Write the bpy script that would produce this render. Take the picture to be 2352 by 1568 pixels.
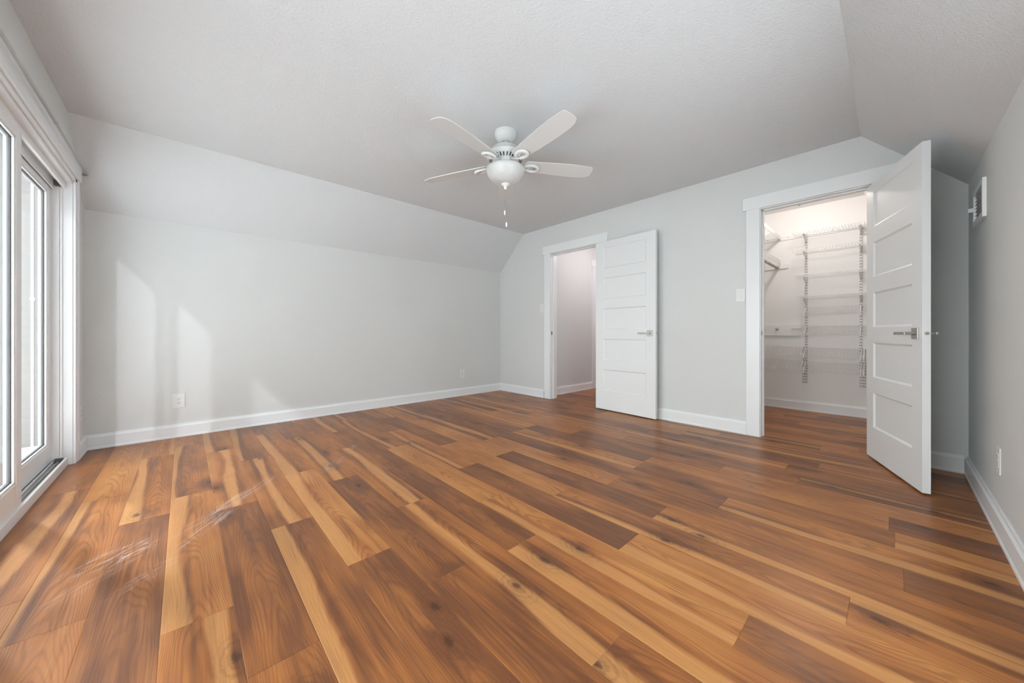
import bpy, bmesh, math, random
from mathutils import Vector, Matrix
for o in list(bpy.data.objects):
    bpy.data.objects.remove(o, do_unlink=True)
S = bpy.context.scene
COL = S.collection
rad = math.radians

# ------------------------------------------------------------------ camera, world, sun, exposure
CA = 0.8222                      # angle between the view direction and the +X axis
EYE = 0.93
cam = bpy.data.cameras.new('camera'); co = bpy.data.objects.new('camera', cam); COL.objects.link(co)
co.location = (0, 0, EYE); co.rotation_euler = (rad(90), 0, CA - rad(90))
cam.sensor_width = 36; cam.lens = 811.377 / 2352 * 36
cam.shift_y = -(784 - 764.475) / 2352; cam.clip_start = 0.02; cam.clip_end = 200
S.camera = co
S.view_settings.view_transform = 'Standard'; S.view_settings.look = 'None'
S.view_settings.gamma = 1; S.view_settings.use_curve_mapping = False
S.view_settings.exposure = 0.07

SKY_LOW, SKY_HIGH = 3.0, 12.0
world = bpy.data.worlds.new('World'); S.world = world; world.use_nodes = True
wn = world.node_tree; wn.nodes['Background'].inputs[0].default_value = (0.91, 0.955, 1.0, 1)
# overcast sky, brighter towards the back of the house (+Y) than towards -Y
w_tc = wn.nodes.new('ShaderNodeTexCoord'); w_sp = wn.nodes.new('ShaderNodeSeparateXYZ'); w_mr = wn.nodes.new('ShaderNodeMapRange')
w_mr.interpolation_type = 'SMOOTHSTEP'
wn.links.new(w_tc.outputs['Generated'], w_sp.inputs[0]); wn.links.new(w_sp.outputs['Y'], w_mr.inputs[0]); wn.links.new(w_mr.outputs[0], wn.nodes['Background'].inputs[1])
for i_, v_ in ((1, -0.85), (2, 0.5), (3, SKY_LOW), (4, SKY_HIGH)): w_mr.inputs[i_].default_value = v_

def sun(name, d, col, energy, angle):
    l = bpy.data.lights.new(name, 'SUN'); l.energy = energy; l.color = col; l.angle = rad(angle)
    o = bpy.data.objects.new(name, l); COL.objects.link(o)
    o.rotation_euler = Vector(d).to_track_quat('-Z', 'Y').to_euler(); o.location = (-3, 5, 6)
sun('sun_on_floor', (1, -2.1, -2.8), (0.78, 0.87, 1.0), 5.0, 2.5)
sun('sun_bounced_on_wall', (1, 2.45, -1.13), (0.95, 0.93, 1.0), 0.8, 1.2)

# ------------------------------------------------------------------ room figures (metres)
X3, X2, Y4, Y1 = -0.578, 3.787, -0.342, 4.354     # inner faces: glazed wall, door wall, right wall, back wall
KN, ZC = 1.908, 2.431                              # knee height, flat ceiling height
YA, YB = 0.163, 3.8125                             # creases of the two slopes
WT = 0.12
XC = 5.46                                          # closet back wall
F1, F0 = 3.272, 2.495                              # hall doorway (left, right)
N1, N0 = 0.800, 0.085                              # closet doorway
DH = 2.04

def roof_z(y):
    if y < YA: return KN + (y - Y4) / (YA - Y4) * (ZC - KN)
    if y > YB: return KN + (Y1 - y) / (Y1 - YB) * (ZC - KN)
    return ZC

# portal for the daylight through the glazed door
for yc, w, zc, hh in ((3.03, 1.85, 1.02, 2.0), (0.875, 1.65, 1.125, 1.55)):
    pl = bpy.data.lights.new('daylight_portal', 'AREA'); pl.shape = 'RECTANGLE'; pl.size = w; pl.size_y = hh
    pl.cycles.is_portal = True
    po = bpy.data.objects.new('daylight_portal', pl); COL.objects.link(po)
    po.matrix_world = Matrix(((0, 0, -1, -0.76), (1, 0, 0, yc), (0, -1, 0, zc), (0, 0, 0, 1)))

pl = bpy.data.lights.new('daylight_portal', 'AREA'); pl.shape = 'RECTANGLE'; pl.size = 1.44; pl.size_y = 1.31; pl.cycles.is_portal = True
po = bpy.data.objects.new('daylight_portal', pl); COL.objects.link(po)
po.matrix_world = Matrix(((1, 0, 0, 1.52), (0, 0, -1, Y4 - WT - .02), (0, 1, 0, 1.105), (0, 0, 0, 1)))

# ------------------------------------------------------------------ materials
def mat(name, col, rough=0.5, metal=0.0, bump=None, spec=0.5, emit=None, subs=0.0):
    m = bpy.data.materials.new(name); m.use_nodes = True
    nt = m.node_tree; b = nt.nodes['Principled BSDF']
    b.inputs['Base Color'].default_value = (*col, 1); b.inputs['Roughness'].default_value = rough
    b.inputs['Metallic'].default_value = metal; b.inputs['Specular IOR Level'].default_value = spec
    if emit:
        b.inputs['Emission Color'].default_value = (*emit[0], 1); b.inputs['Emission Strength'].default_value = emit[1]
    tc = nt.nodes.new('ShaderNodeTexCoord')
    nz = nt.nodes.new('ShaderNodeTexNoise'); nt.links.new(tc.outputs['Object'], nz.inputs['Vector'])
    sc, st, dist = bump or (30, 0.03, 0.0005)
    nz.inputs['Scale'].default_value = sc; nz.inputs['Detail'].default_value = 3
    bp = nt.nodes.new('ShaderNodeBump'); bp.inputs['Strength'].default_value = st; bp.inputs['Distance'].default_value = dist
    nt.links.new(nz.outputs['Fac'], bp.inputs['Height']); nt.links.new(bp.outputs['Normal'], b.inputs['Normal'])
    return m

M = {}
M['wall'] = mat('wall_paint', (0.735, 0.742, 0.732), 0.55, bump=(95, 0.35, 0.004), spec=0.3)
M['ceil'] = mat('ceiling_paint', (0.735, 0.748, 0.762), 0.75, bump=(85, 0.5, 0.006), spec=0.2)
M['closet'] = mat('closet_paint', (0.86, 0.85, 0.84), 0.6, bump=(95, 0.2, 0.003), spec=0.3)
M['trim'] = mat('white_trim_paint', (0.87, 0.88, 0.885), 0.35)
M['door'] = mat('white_door_paint', (0.86, 0.87, 0.87), 0.4)
M['vinyl'] = mat('white_vinyl', (0.86, 0.865, 0.87), 0.3)
M['plastic'] = mat('white_plastic', (0.82, 0.82, 0.81), 0.3)
M['fan'] = mat('white_enamel', (0.80, 0.80, 0.79), 0.25)
M['blade'] = mat('white_blade_laminate', (0.72, 0.715, 0.705), 0.45)
M['wire'] = mat('white_coated_wire', (0.79, 0.78, 0.765), 0.35)
M['nickel'] = mat('satin_nickel', (0.55, 0.54, 0.52), 0.3, 1.0)
M['dark'] = mat('dark_slot', (0.02, 0.02, 0.02), 0.6)
M['gasket'] = mat('grey_gasket', (0.12, 0.12, 0.125), 0.6)
M['track'] = mat('dusty_track', (0.42, 0.41, 0.39), 0.6)
M['rodm'] = mat('shaded_rod', (0.50, 0.50, 0.49), 0.35)  # grey puts the white rod's shade into its colour
M['rodb'] = mat('closet_rod_metal', (0.36, 0.31, 0.27), 0.4)
M['deck'] = mat('outdoor_concrete', (0.72, 0.71, 0.70), 0.8, bump=(20, 0.3, 0.01))
M['lampwarm'] = mat('lit_lamp_glass', (0.9, 0.85, 0.8), 0.3, emit=((1.0, 0.92, 0.86), 84))
M['lamphall'] = mat('lit_hall_lamp_glass', (0.9, 0.85, 0.85), 0.3, emit=((1.0, 0.91, 0.93), 50))

def nodes(m): return m.node_tree.nodes, m.node_tree.links

def make_globe():
    m = mat('mottled_frosted_glass', (0.80, 0.80, 0.79), 0.35); n, l = nodes(m); b = n['Principled BSDF']
    tc = n.new('ShaderNodeTexCoord'); v = n.new('ShaderNodeTexNoise'); v.inputs['Scale'].default_value = 110; v.inputs['Detail'].default_value = 4
    r = n.new('ShaderNodeValToRGB'); r.color_ramp.elements[0].position = 0.38; r.color_ramp.elements[1].position = 0.62
    r.color_ramp.elements[0].color = (0.61, 0.61, 0.60, 1); r.color_ramp.elements[1].color = (0.70, 0.70, 0.69, 1)
    l.new(tc.outputs['Object'], v.inputs['Vector']); l.new(v.outputs['Fac'], r.inputs[0]); l.new(r.outputs[0], b.inputs['Base Color'])
    return m
M['globe'] = make_globe()

def make_glass():
    m = bpy.data.materials.new('window_glass'); m.use_nodes = True; n, l = nodes(m); n.clear()
    out = n.new('ShaderNodeOutputMaterial'); mix = n.new('ShaderNodeMixShader')
    fr = n.new('ShaderNodeFresnel'); ge = n.new('ShaderNodeNewGeometry'); io = n.new('ShaderNodeMath'); io.operation = 'MULTIPLY_ADD'
    l.new(ge.outputs['Backfacing'], io.inputs[0]); io.inputs[1].default_value = 1 / 1.5 - 1.5; io.inputs[2].default_value = 1.5; l.new(io.outputs[0], fr.inputs['IOR'])
    t = n.new('ShaderNodeBsdfTransparent'); t.inputs[0].default_value = (0.93, 0.95, 0.94, 1)
    g = n.new('ShaderNodeBsdfGlossy'); g.inputs['Roughness'].default_value = 0.01
    l.new(fr.outputs[0], mix.inputs[0]); l.new(t.outputs[0], mix.inputs[1]); l.new(g.outputs[0], mix.inputs[2]); l.new(mix.outputs[0], out.inputs[0])
    return m
M['glass'] = make_glass()

def make_brick():
    m = mat('white_painted_brick', (0.7, 0.68, 0.64), 0.8); n, l = nodes(m); b = n['Principled BSDF']
    tc = n.new('ShaderNodeTexCoord'); mp = n.new('ShaderNodeMapping'); mp.inputs['Rotation'].default_value = (rad(90), 0, 0)
    br = n.new('ShaderNodeTexBrick'); br.inputs['Scale'].default_value = 1
    br.inputs['Brick Width'].default_value = 0.22; br.inputs['Row Height'].default_value = 0.075; br.inputs['Mortar Size'].default_value = 0.006
    br.inputs['Color1'].default_value = (0.225, 0.213, 0.200, 1); br.inputs['Color2'].default_value = (0.250, 0.225, 0.205, 1); br.inputs['Mortar'].default_value = (0.180, 0.173, 0.165, 1)
    l.new(tc.outputs['Object'], mp.inputs[0]); l.new(mp.outputs[0], br.inputs['Vector']); l.new(br.outputs['Color'], b.inputs['Base Color'])
    return m
M['brick'] = make_brick()

def make_slotted():
    # white steel standard with two columns of dark slots (object coords: y across, z up)
    m = mat('slotted_white_steel', (0.8, 0.79, 0.775), 0.4); n, l = nodes(m); b = n['Principled BSDF']
    tc = n.new('ShaderNodeTexCoord'); sp = n.new('ShaderNodeSeparateXYZ'); l.new(tc.outputs['Object'], sp.inputs[0])
    def math_(op, a, bb):
        k = n.new('ShaderNodeMath'); k.operation = op
        for i, v in ((0, a), (1, bb)):
            if isinstance(v, (int, float)): k.inputs[i].default_value = v
            else: l.new(v, k.inputs[i])
        return k.outputs[0]
    fz = math_('FRACT', math_('MULTIPLY', sp.outputs['Z'], 1 / 0.032), 0)
    a1 = math_('LESS_THAN', fz, 0.55)
    ay = math_('ABSOLUTE', sp.outputs['Y'], 0)
    a2 = math_('MULTIPLY', math_('GREATER_THAN', ay, 0.0035), math_('LESS_THAN', ay, 0.0085))
    k = math_('MULTIPLY', a1, a2)
    mx = n.new('ShaderNodeMix'); mx.data_type = 'RGBA'; mx.inputs[6].default_value = (0.8, 0.79, 0.775, 1); mx.inputs[7].default_value = (0.09, 0.085, 0.08, 1)
    l.new(k, mx.inputs[0]); l.new(mx.outputs[2], b.inputs['Base Color'])
    return m
M['slotted'] = make_slotted()

def make_floor_mat():
    m = bpy.data.materials.new('hickory_plank'); m.use_nodes = True; n, l = nodes(m); b = n['Principled BSDF']
    def V(x): return x
    def mth(op, a, bb=0.0, c=None, clamp=False):
        k = n.new('ShaderNodeMath'); k.operation = op; k.use_clamp = clamp
        for i, v in enumerate((a, bb, c)):
            if v is None: continue
            if isinstance(v, (int, float)): k.inputs[i].default_value = v
            else: l.new(v, k.inputs[i])
        return k.outputs[0]
    def mixc(f, a, bb, mode='MIX'):
        k = n.new('ShaderNodeMix'); k.data_type = 'RGBA'; k.blend_type = mode; k.clamp_factor = True
        for s, v in ((0, f), (6, a), (7, bb)):
            if isinstance(v, (int, float)): k.inputs[s].default_value = v
            elif isinstance(v, tuple): k.inputs[s].default_value = (*v, 1)
            else: l.new(v, k.inputs[s])
        return k.outputs[2]
    def comb(x, y, z=0.0):
        k = n.new('ShaderNodeCombineXYZ')
        for i, v in enumerate((x, y, z)):
            if isinstance(v, (int, float)): k.inputs[i].default_value = v
            else: l.new(v, k.inputs[i])
        return k.outputs[0]
    def noise(vec, scale, detail=3, rough=0.55, dist=0.0):
        k = n.new('ShaderNodeTexNoise'); k.inputs['Scale'].default_value = scale; k.inputs['Detail'].default_value = detail
        k.inputs['Roughness'].default_value = rough; k.inputs['Distortion'].default_value = dist; l.new(vec, k.inputs['Vector']); return k.outputs['Fac']
    def smooth(v, lo, hi):
        k = n.new('ShaderNodeMapRange'); k.interpolation_type = 'SMOOTHSTEP'; l.new(v, k.inputs[0])
        k.inputs[1].default_value = lo; k.inputs[2].default_value = hi; return k.outputs[0]
    at = n.new('ShaderNodeAttribute'); at.attribute_name = 'plank'
    sx = n.new('ShaderNodeSeparateXYZ'); l.new(at.outputs['Vector'], sx.inputs[0])
    tone, spos, sw, seed = sx.outputs[0], sx.outputs[1], sx.outputs[2], at.outputs['Alpha']
    uv = n.new('ShaderNodeUVMap'); uv.uv_map = 'UVMap'; su = n.new('ShaderNodeSeparateXYZ'); l.new(uv.outputs[0], su.inputs[0])
    u, v = su.outputs[0], su.outputs[1]                     # u 0..1 across the plank, v metres along it
    um = mth('MULTIPLY', u, 0.178)
    off = mth('MULTIPLY', seed, 37.0)
    P = comb(um, v, off)
    # slow wander of the figure across the board
    wander = mth('SUBTRACT', noise(comb(mth('MULTIPLY', um, 1.5), mth('MULTIPLY', v, 0.8), off), 1.0, 1.5), 0.5)
    uw = mth('MULTIPLY_ADD', wander, 0.75, u)
    # sapwood streak: sharp edged pale band
    fine = mth('SUBTRACT', noise(comb(mth('MULTIPLY', um, 20.0), mth('MULTIPLY', v, 5.0), off), 1.0, 3), 0.5)
    dst = mth('ABSOLUTE', mth('SUBTRACT', mth('MULTIPLY_ADD', fine, 0.06, uw), spos))
    wmod = mth('MULTIPLY', sw, mth('MULTIPLY_ADD', noise(comb(0.3, mth('MULTIPLY', v, 1.3), mth('ADD', off, 9.0)), 1.0, 1), 2.2, -0.1))
    band = mth('SUBTRACT', 1.0, smooth(mth('SUBTRACT', dst, wmod), -0.03, 0.07))
    band = mth('MULTIPLY', band, mth('GREATER_THAN', sw, 0.005))
    # heartwood dark streak next to it
    hb = mth('SUBTRACT', 1.0, smooth(mth('ABSOLUTE', mth('SUBTRACT', dst, mth('ADD', sw, 0.10))), 0.02, 0.15))
    hb = mth('MULTIPLY', hb, mth('GREATER_THAN', sw, 0.005))
    # cathedral grain: nested arches
    uc = mth('SUBTRACT', uw, 0.5)
    arch = mth('MULTIPLY_ADD', mth('MULTIPLY', uc, uc), 1.7, mth('MULTIPLY', v, 0.34))
    arch = mth('ADD', arch, mth('MULTIPLY', noise(comb(mth('MULTIPLY', um, 6.0), mth('MULTIPLY', v, 1.1), off), 1.0, 2), 0.7))
    rings = mth('SINE', mth('MULTIPLY', arch, 120.0))
    rings = mth('MULTIPLY', smooth(rings, -0.2, 1.0), noise(comb(um, mth('MULTIPLY', v, 0.8), off), 9.0, 2))
    # long fibres
    fib = noise(comb(mth('MULTIPLY', um, 260.0), mth('MULTIPLY', v, 5.0), off), 1.0, 4, 0.65)
    fib2 = noise(comb(mth('MULTIPLY', um, 38.0), mth('MULTIPLY', v, 1.2), off), 1.0, 3, 0.6, 0.6)
    blot = noise(comb(mth('MULTIPLY', um, 9.0), mth('MULTIPLY', v, 2.2), mth('ADD', off, 5.0)), 1.0, 2)
    # knots
    vo = n.new('ShaderNodeTexVoronoi'); vo.voronoi_dimensions = '2D'; vo.inputs['Scale'].default_value = 1.0; vo.inputs['Randomness'].default_value = 1.0
    l.new(comb(mth('MULTIPLY_ADD', um, 3.4, off), mth('MULTIPLY_ADD', v, 1.7, mth('MULTIPLY', off, 1.7))), vo.inputs['Vector'])
    vs_ = n.new('ShaderNodeSeparateXYZ'); l.new(vo.outputs['Color'], vs_.inputs[0]); gate = mth('GREATER_THAN', vs_.outputs[0], 0.58)
    kd = mth('ADD', vo.outputs['Distance'], mth('MULTIPLY', mth('SUBTRACT', noise(P, 60, 2), 0.5), 0.06))
    knot = mth('MULTIPLY', gate, mth('SUBTRACT', 1.0, smooth(kd, 0.020, 0.065)))
    halo = mth('MULTIPLY', gate, mth('SUBTRACT', 1.0, smooth(kd, 0.04, 0.26)))
    kring = mth('MULTIPLY', halo, smooth(mth('SINE', mth('MULTIPLY', kd, 120.0)), 0.0, 1.0))
    LIGHT, MID, DARK, DEEP = FLOOR_COLS
    rp = n.new('ShaderNodeValToRGB'); e = rp.color_ramp.elements
    e[0].position = 0.0; e[0].color = (*DARK, 1); e[1].position = 1.0; e[1].color = (*LIGHT, 1); k = e.new(0.5); k.color = (*MID, 1)
    tv = mth('ADD', tone, mth('MULTIPLY', mth('SUBTRACT', blot, 0.5), 1.15))
    tv = mth('ADD', tv, mth('MULTIPLY', mth('SUBTRACT', fib2, 0.5), 0.8))
    tv = mth('SUBTRACT', tv, mth('MULTIPLY', hb, 0.22))
    tv = mth('SUBTRACT', tv, mth('MULTIPLY', halo, 0.38), 0, True)
    l.new(tv, rp.inputs[0])
    c = mixc(mth('MULTIPLY', band, mth('MULTIPLY_ADD', fib2, 0.6, 0.35)), rp.outputs[0], SAP)
    c = mixc(mth('MULTIPLY', rings, mth('SUBTRACT', 0.62, mth('MULTIPLY', band, 0.45))), c, DEEP)
    c = mixc(mth('MULTIPLY', kring, 0.35), c, DEEP)
    c = mixc(mth('MULTIPLY', smooth(fib, 0.50, 0.80), 0.40), c, DEEP)
    c = mixc(mth('MULTIPLY', smooth(fib, 0.5, 0.15), 0.25), c, SAP)
    c = mixc(mth('MULTIPLY', knot, 0.75), c, (0.050, 0.022, 0.013))
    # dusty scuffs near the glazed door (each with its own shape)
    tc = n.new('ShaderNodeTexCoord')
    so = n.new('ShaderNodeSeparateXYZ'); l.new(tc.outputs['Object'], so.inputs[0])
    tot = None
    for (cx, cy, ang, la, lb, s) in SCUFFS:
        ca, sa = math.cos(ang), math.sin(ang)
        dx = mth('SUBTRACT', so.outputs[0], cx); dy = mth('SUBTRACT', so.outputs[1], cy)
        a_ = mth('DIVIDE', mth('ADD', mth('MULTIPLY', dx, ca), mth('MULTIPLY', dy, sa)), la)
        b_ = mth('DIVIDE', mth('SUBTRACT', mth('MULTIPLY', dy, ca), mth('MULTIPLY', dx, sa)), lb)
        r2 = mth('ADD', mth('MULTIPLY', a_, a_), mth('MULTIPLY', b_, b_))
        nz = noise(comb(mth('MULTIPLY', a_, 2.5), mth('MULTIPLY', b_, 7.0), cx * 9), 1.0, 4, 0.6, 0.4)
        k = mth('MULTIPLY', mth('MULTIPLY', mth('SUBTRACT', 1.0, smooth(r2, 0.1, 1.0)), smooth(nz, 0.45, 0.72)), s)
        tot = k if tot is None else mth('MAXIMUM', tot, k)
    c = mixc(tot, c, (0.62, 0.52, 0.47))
    l.new(c, b.inputs['Base Color'])
    rgh = mth('ADD', 0.33, mth('MULTIPLY', mth('SUBTRACT', fib2, 0.5), 0.12)); rgh = mth('ADD', rgh, mth('MULTIPLY', tot, 0.2))
    l.new(rgh, b.inputs['Roughness']); b.inputs['Specular IOR Level'].default_value = 0.26
    bp = n.new('ShaderNodeBump'); bp.inputs['Strength'].default_value = 0.25; bp.inputs['Distance'].default_value = 0.0008
    l.new(mth('SUBTRACT', fib, mth('MULTIPLY', rings, 0.6)), bp.inputs['Height']); l.new(bp.outputs[0], b.inputs['Normal'])
    return m
SAP = (0.55, 0.265, 0.093)
FLOOR_COLS = ((0.54, 0.240, 0.072), (0.385, 0.140, 0.039), (0.165, 0.062, 0.026), (0.105, 0.038, 0.017))
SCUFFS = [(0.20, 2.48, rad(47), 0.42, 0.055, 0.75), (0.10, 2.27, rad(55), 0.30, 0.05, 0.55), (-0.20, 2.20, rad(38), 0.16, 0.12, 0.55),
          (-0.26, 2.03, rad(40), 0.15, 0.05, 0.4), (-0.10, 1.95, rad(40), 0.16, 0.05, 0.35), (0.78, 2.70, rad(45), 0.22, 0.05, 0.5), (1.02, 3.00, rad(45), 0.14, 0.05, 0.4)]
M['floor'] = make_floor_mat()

# ------------------------------------------------------------------ mesh helpers
def new(name, bm, m, parent=None, smooth=False, bevel=0.0, seg=2):
    me = bpy.data.meshes.new(name); bmesh.ops.recalc_face_normals(bm, faces=bm.faces[:]); bm.to_mesh(me); bm.free()
    if m is not None: me.materials.append(m)
    if smooth:
        for p in me.polygons: p.use_smooth = True
    o = bpy.data.objects.new(name, me); COL.objects.link(o)
    if parent is not None: o.parent = parent
    if bevel:
        b = o.modifiers.new('bevel', 'BEVEL'); b.width = bevel; b.segments = seg; b.limit_method = 'ANGLE'; b.angle_limit = rad(40)
    return o
def empty(name, loc=(0, 0, 0), rot=(0, 0, 0)):
    o = bpy.data.objects.new(name, None); o.empty_display_size = 0.05; o.location = loc; o.rotation_euler = rot; COL.objects.link(o); return o
def tag(o, label=None, cat=None, group=None, kind=None):
    if label: o['label'] = label
    if cat: o['category'] = cat
    if group: o['group'] = group
    if kind: o['kind'] = kind
    return o
def B(): return bmesh.new()
def box(bm, a, b, mtx=None):
    x0, y0, z0 = (min(a[i], b[i]) for i in range(3)); x1, y1, z1 = (max(a[i], b[i]) for i in range(3))
    vs = [bm.verts.new(p) for p in ((x0, y0, z0), (x1, y0, z0), (x1, y1, z0), (x0, y1, z0), (x0, y0, z1), (x1, y0, z1), (x1, y1, z1), (x0, y1, z1))]
    for f in ((0, 3, 2, 1), (4, 5, 6, 7), (0, 1, 5, 4), (1, 2, 6, 5), (2, 3, 7, 6), (3, 0, 4, 7)): bm.faces.new([vs[i] for i in f])
    if mtx is not None: bmesh.ops.transform(bm, matrix=mtx, verts=vs)
    return vs
def prism(bm, poly, d0, d1, axis='x'):
    """poly of 2D points; x: (y,z) extruded along x; y: (x,z) along y; z: (x,y) along z"""
    def P(p, d):
        return (d, p[0], p[1]) if axis == 'x' else (p[0], d, p[1]) if axis == 'y' else (p[0], p[1], d)
    a = [bm.verts.new(P(p, d0)) for p in poly]; b = [bm.verts.new(P(p, d1)) for p in poly]; k = len(poly)
    bm.faces.new(a); bm.faces.new(b[::-1])
    for i in range(k): bm.faces.new([a[i], b[i], b[(i + 1) % k], a[(i + 1) % k]])
    return a + b
def lathe(bm, prof, c=(0, 0), seg=48, cap=True):
    rings = []
    for r, z in prof:
        if r < 1e-5: rings.append([bm.verts.new((c[0], c[1], z))])
        else: rings.append([bm.verts.new((c[0] + r * math.cos(2 * math.pi * i / seg), c[1] + r * math.sin(2 * math.pi * i / seg), z)) for i in range(seg)])
    for a, b in zip(rings, rings[1:]):
        for i in range(seg):
            j = (i + 1) % seg
            if len(a) == 1 and len(b) == 1: continue
            if len(a) == 1: bm.faces.new([a[0], b[i], b[j]])
            elif len(b) == 1: bm.faces.new([a[i], a[j], b[0]])
            else: bm.faces.new([a[i], a[j], b[j], b[i]])
    if cap:
        for r in (rings[0], rings[-1]):
            if len(r) > 1: bm.faces.new(r)
def tube(bm, pts, r, seg=8, closed=False, flat=1.0):
    pts = [Vector(p) for p in pts]; N = len(pts); rings = []; up = Vector((0, 0, 1))
    prev = None
    for i, p in enumerate(pts):
        if closed: t = (pts[(i + 1) % N] - pts[i - 1]).normalized()
        else: t = (pts[min(i + 1, N - 1)] - pts[max(i - 1, 0)]).normalized()
        ref = up if abs(t.dot(up)) < 0.95 else (prev or Vector((1, 0, 0)))
        s = t.cross(ref).normalized(); w = s.cross(t).normalized(); prev = w if prev is None else prev
        rr = r[i] if isinstance(r, (list, tuple)) else r
        rings.append([bm.verts.new(p + s * rr * math.cos(2 * math.pi * k / seg) + w * rr * flat * math.sin(2 * math.pi * k / seg)) for k in range(seg)])
    pairs = list(zip(rings, rings[1:])) + ([(rings[-1], rings[0])] if closed else [])
    for a, b in pairs:
        for k in range(seg):
            j = (k + 1) % seg; bm.faces.new([a[k], a[j], b[j], b[k]])
    if not closed: bm.faces.new(rings[0]); bm.faces.new(rings[-1])
def one(name, fn, m, parent=None, **k):
    bm = B(); fn(bm); return new(name, bm, m, parent, **k)
def struct(o, label=None): return tag(o, label, None, None, 'structure')

# ------------------------------------------------------------------ floor: one mesh of bevelled planks
PW, PL, PX = 0.1778, 1.219, 0.48 - 3 * 0.1778 - 0.0
BUTT = {-3: 2.06, -2: 1.79, -1: 2.54, 0: 1.53, 1: 1.18, 2: 2.0, 3: 1.48, 4: 2.39, 5: 1.79, 6: 1.12, 7: 1.54, 8: 0.80, 9: 1.32, 10: 2.04,
        11: 1.19, 12: 1.85, 13: 2.43, 14: 1.23, 15: 0.80, 16: 1.62, 17: 0.50, 18: 0.35, 19: 3.76}
# (row, plank counted from the butt above, negative towards the camera): tone, streak place, streak half width
LOOK = {(-3, 1): (.30, 0, 0), (-3, 0): (.42, .50, .14), (-3, -1): (.42, 0, 0), (-2, 1): (.72, 0, 0), (-2, 0): (.40, .05, .06), (-2, -1): (.5, 0, 0),
        (-1, 0): (.38, .10, .12), (-1, -1): (.16, 0, 0), (-1, -2): (.16, 0, 0),
        (0, 2): (.55, 0, 0), (0, 1): (.32, .04, .10), (0, 0): (.52, .10, .22), (0, -1): (.50, .75, .16),
        (1, 2): (.5, .12, .18), (1, 1): (.55, .50, .12), (1, 0): (.12, 0, 0), (1, -1): (.35, 0, 0),
        (2, 1): (.25, .10, .12), (2, 0): (.42, .52, .12), (2, -1): (.22, .12, .20),
        (3, 2): (.15, 0, 0), (3, 1): (.38, .10, .22), (3, 0): (.72, .10, .2), (3, -1): (.10, 0, 0),
        (4, 2): (.15, 0, 0), (4, 1): (.15, 0, 0), (4, 0): (.40, .42, .12), (4, -1): (.10, 0, 0), (4, -2): (.15, 0, 0),
        (5, 1): (.35, 0, 0), (5, 0): (.45, .65, .12), (5, -1): (.40, .25, .16), (5, -2): (.3, .1, .2),
        (6, 2): (.4, .2, .1), (6, 1): (.18, 0, 0), (6, 0): (.10, 0, 0), (6, -1): (.55, .15, .22),
        (7, 1): (.25, .3, .08), (7, 0): (.74, 0, 0), (7, -1): (.62, .1, .1), (7, -2): (.3, 0, 0),
        (8, 1): (.55, .3, .1), (8, 0): (.08, 0, 0), (8, -1): (.66, .15, .15), (8, 2): (.2, 0, 0),
        (9, 1): (.12, 0, 0), (9, 0): (.65, 0, 0), (9, -1): (.42, .1, .1), (10, 0): (.66, 0, 0), (10, -1): (.1, 0, 0), (10, -2): (.5, .1, .1),
        (11, 0): (.62, 0, 0), (11, -1): (.3, 0, 0), (12, 0): (.10, 0, 0), (12, -1): (.2, 0, 0), (12, -2): (.5, .1, .15)}
def build_floor():
    bm = B(); uvl = bm.loops.layers.uv.new('UVMap'); cl = bm.loops.layers.float_color.new('plank')
    rnd = random.Random(11); ylo, yhi = Y4 - WT, Y1 + WT
    g, dz = 0.0022, 0.0011
    k0 = -3; k1 = int((6.55 - PX) / PW) + 1
    for k in range(k0, k1):
        x0 = PX + k * PW; x1 = x0 + PW
        if k == k0: x0 = -0.70
        ph = BUTT.get(k, rnd.uniform(0, PL))
        j0 = int(math.floor((ylo - ph) / PL)) - 1
        for j in range(j0, j0 + 7):
            a = max(ph + j * PL, ylo); b = min(ph + (j + 1) * PL, yhi)
            if b - a < 0.01: continue
            if (k, j) in LOOK: tone, sp, sw = LOOK[(k, j)]
            else:
                tone = rnd.choice((.12, .25, .38, .5, .6, .7)) ; sp, sw = (rnd.choice((.08, .3, .5, .85, .95)), rnd.choice((.05, .1, .15))) if rnd.random() < .5 else (0, 0)
            sd = rnd.random()
            o = [(x0, a, -dz), (x1, a, -dz), (x1, b, -dz), (x0, b, -dz)]; i = [(x0 + g, a + g * .5, 0), (x1 - g, a + g * .5, 0), (x1 - g, b - g * .5, 0), (x0 + g, b - g * .5, 0)]
            vo = [bm.verts.new(p) for p in o]; vi = [bm.verts.new(p) for p in i]
            fs = [bm.faces.new(vi)] + [bm.faces.new([vo[q], vo[(q + 1) % 4], vi[(q + 1) % 4], vi[q]]) for q in range(4)]
            for f in fs:
                for lp in f.loops:
                    p = lp.vert.co; lp[uvl].uv = ((p.x - (PX + k * PW)) / PW, p.y); lp[cl] = (tone, sp, sw, sd)
    # sub floor closes it from below
    o = new('floor', bm, M['floor'])
    return o
fl = struct(build_floor(), 'wide plank hickory wood floor running through the room, closet and hall')

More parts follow.
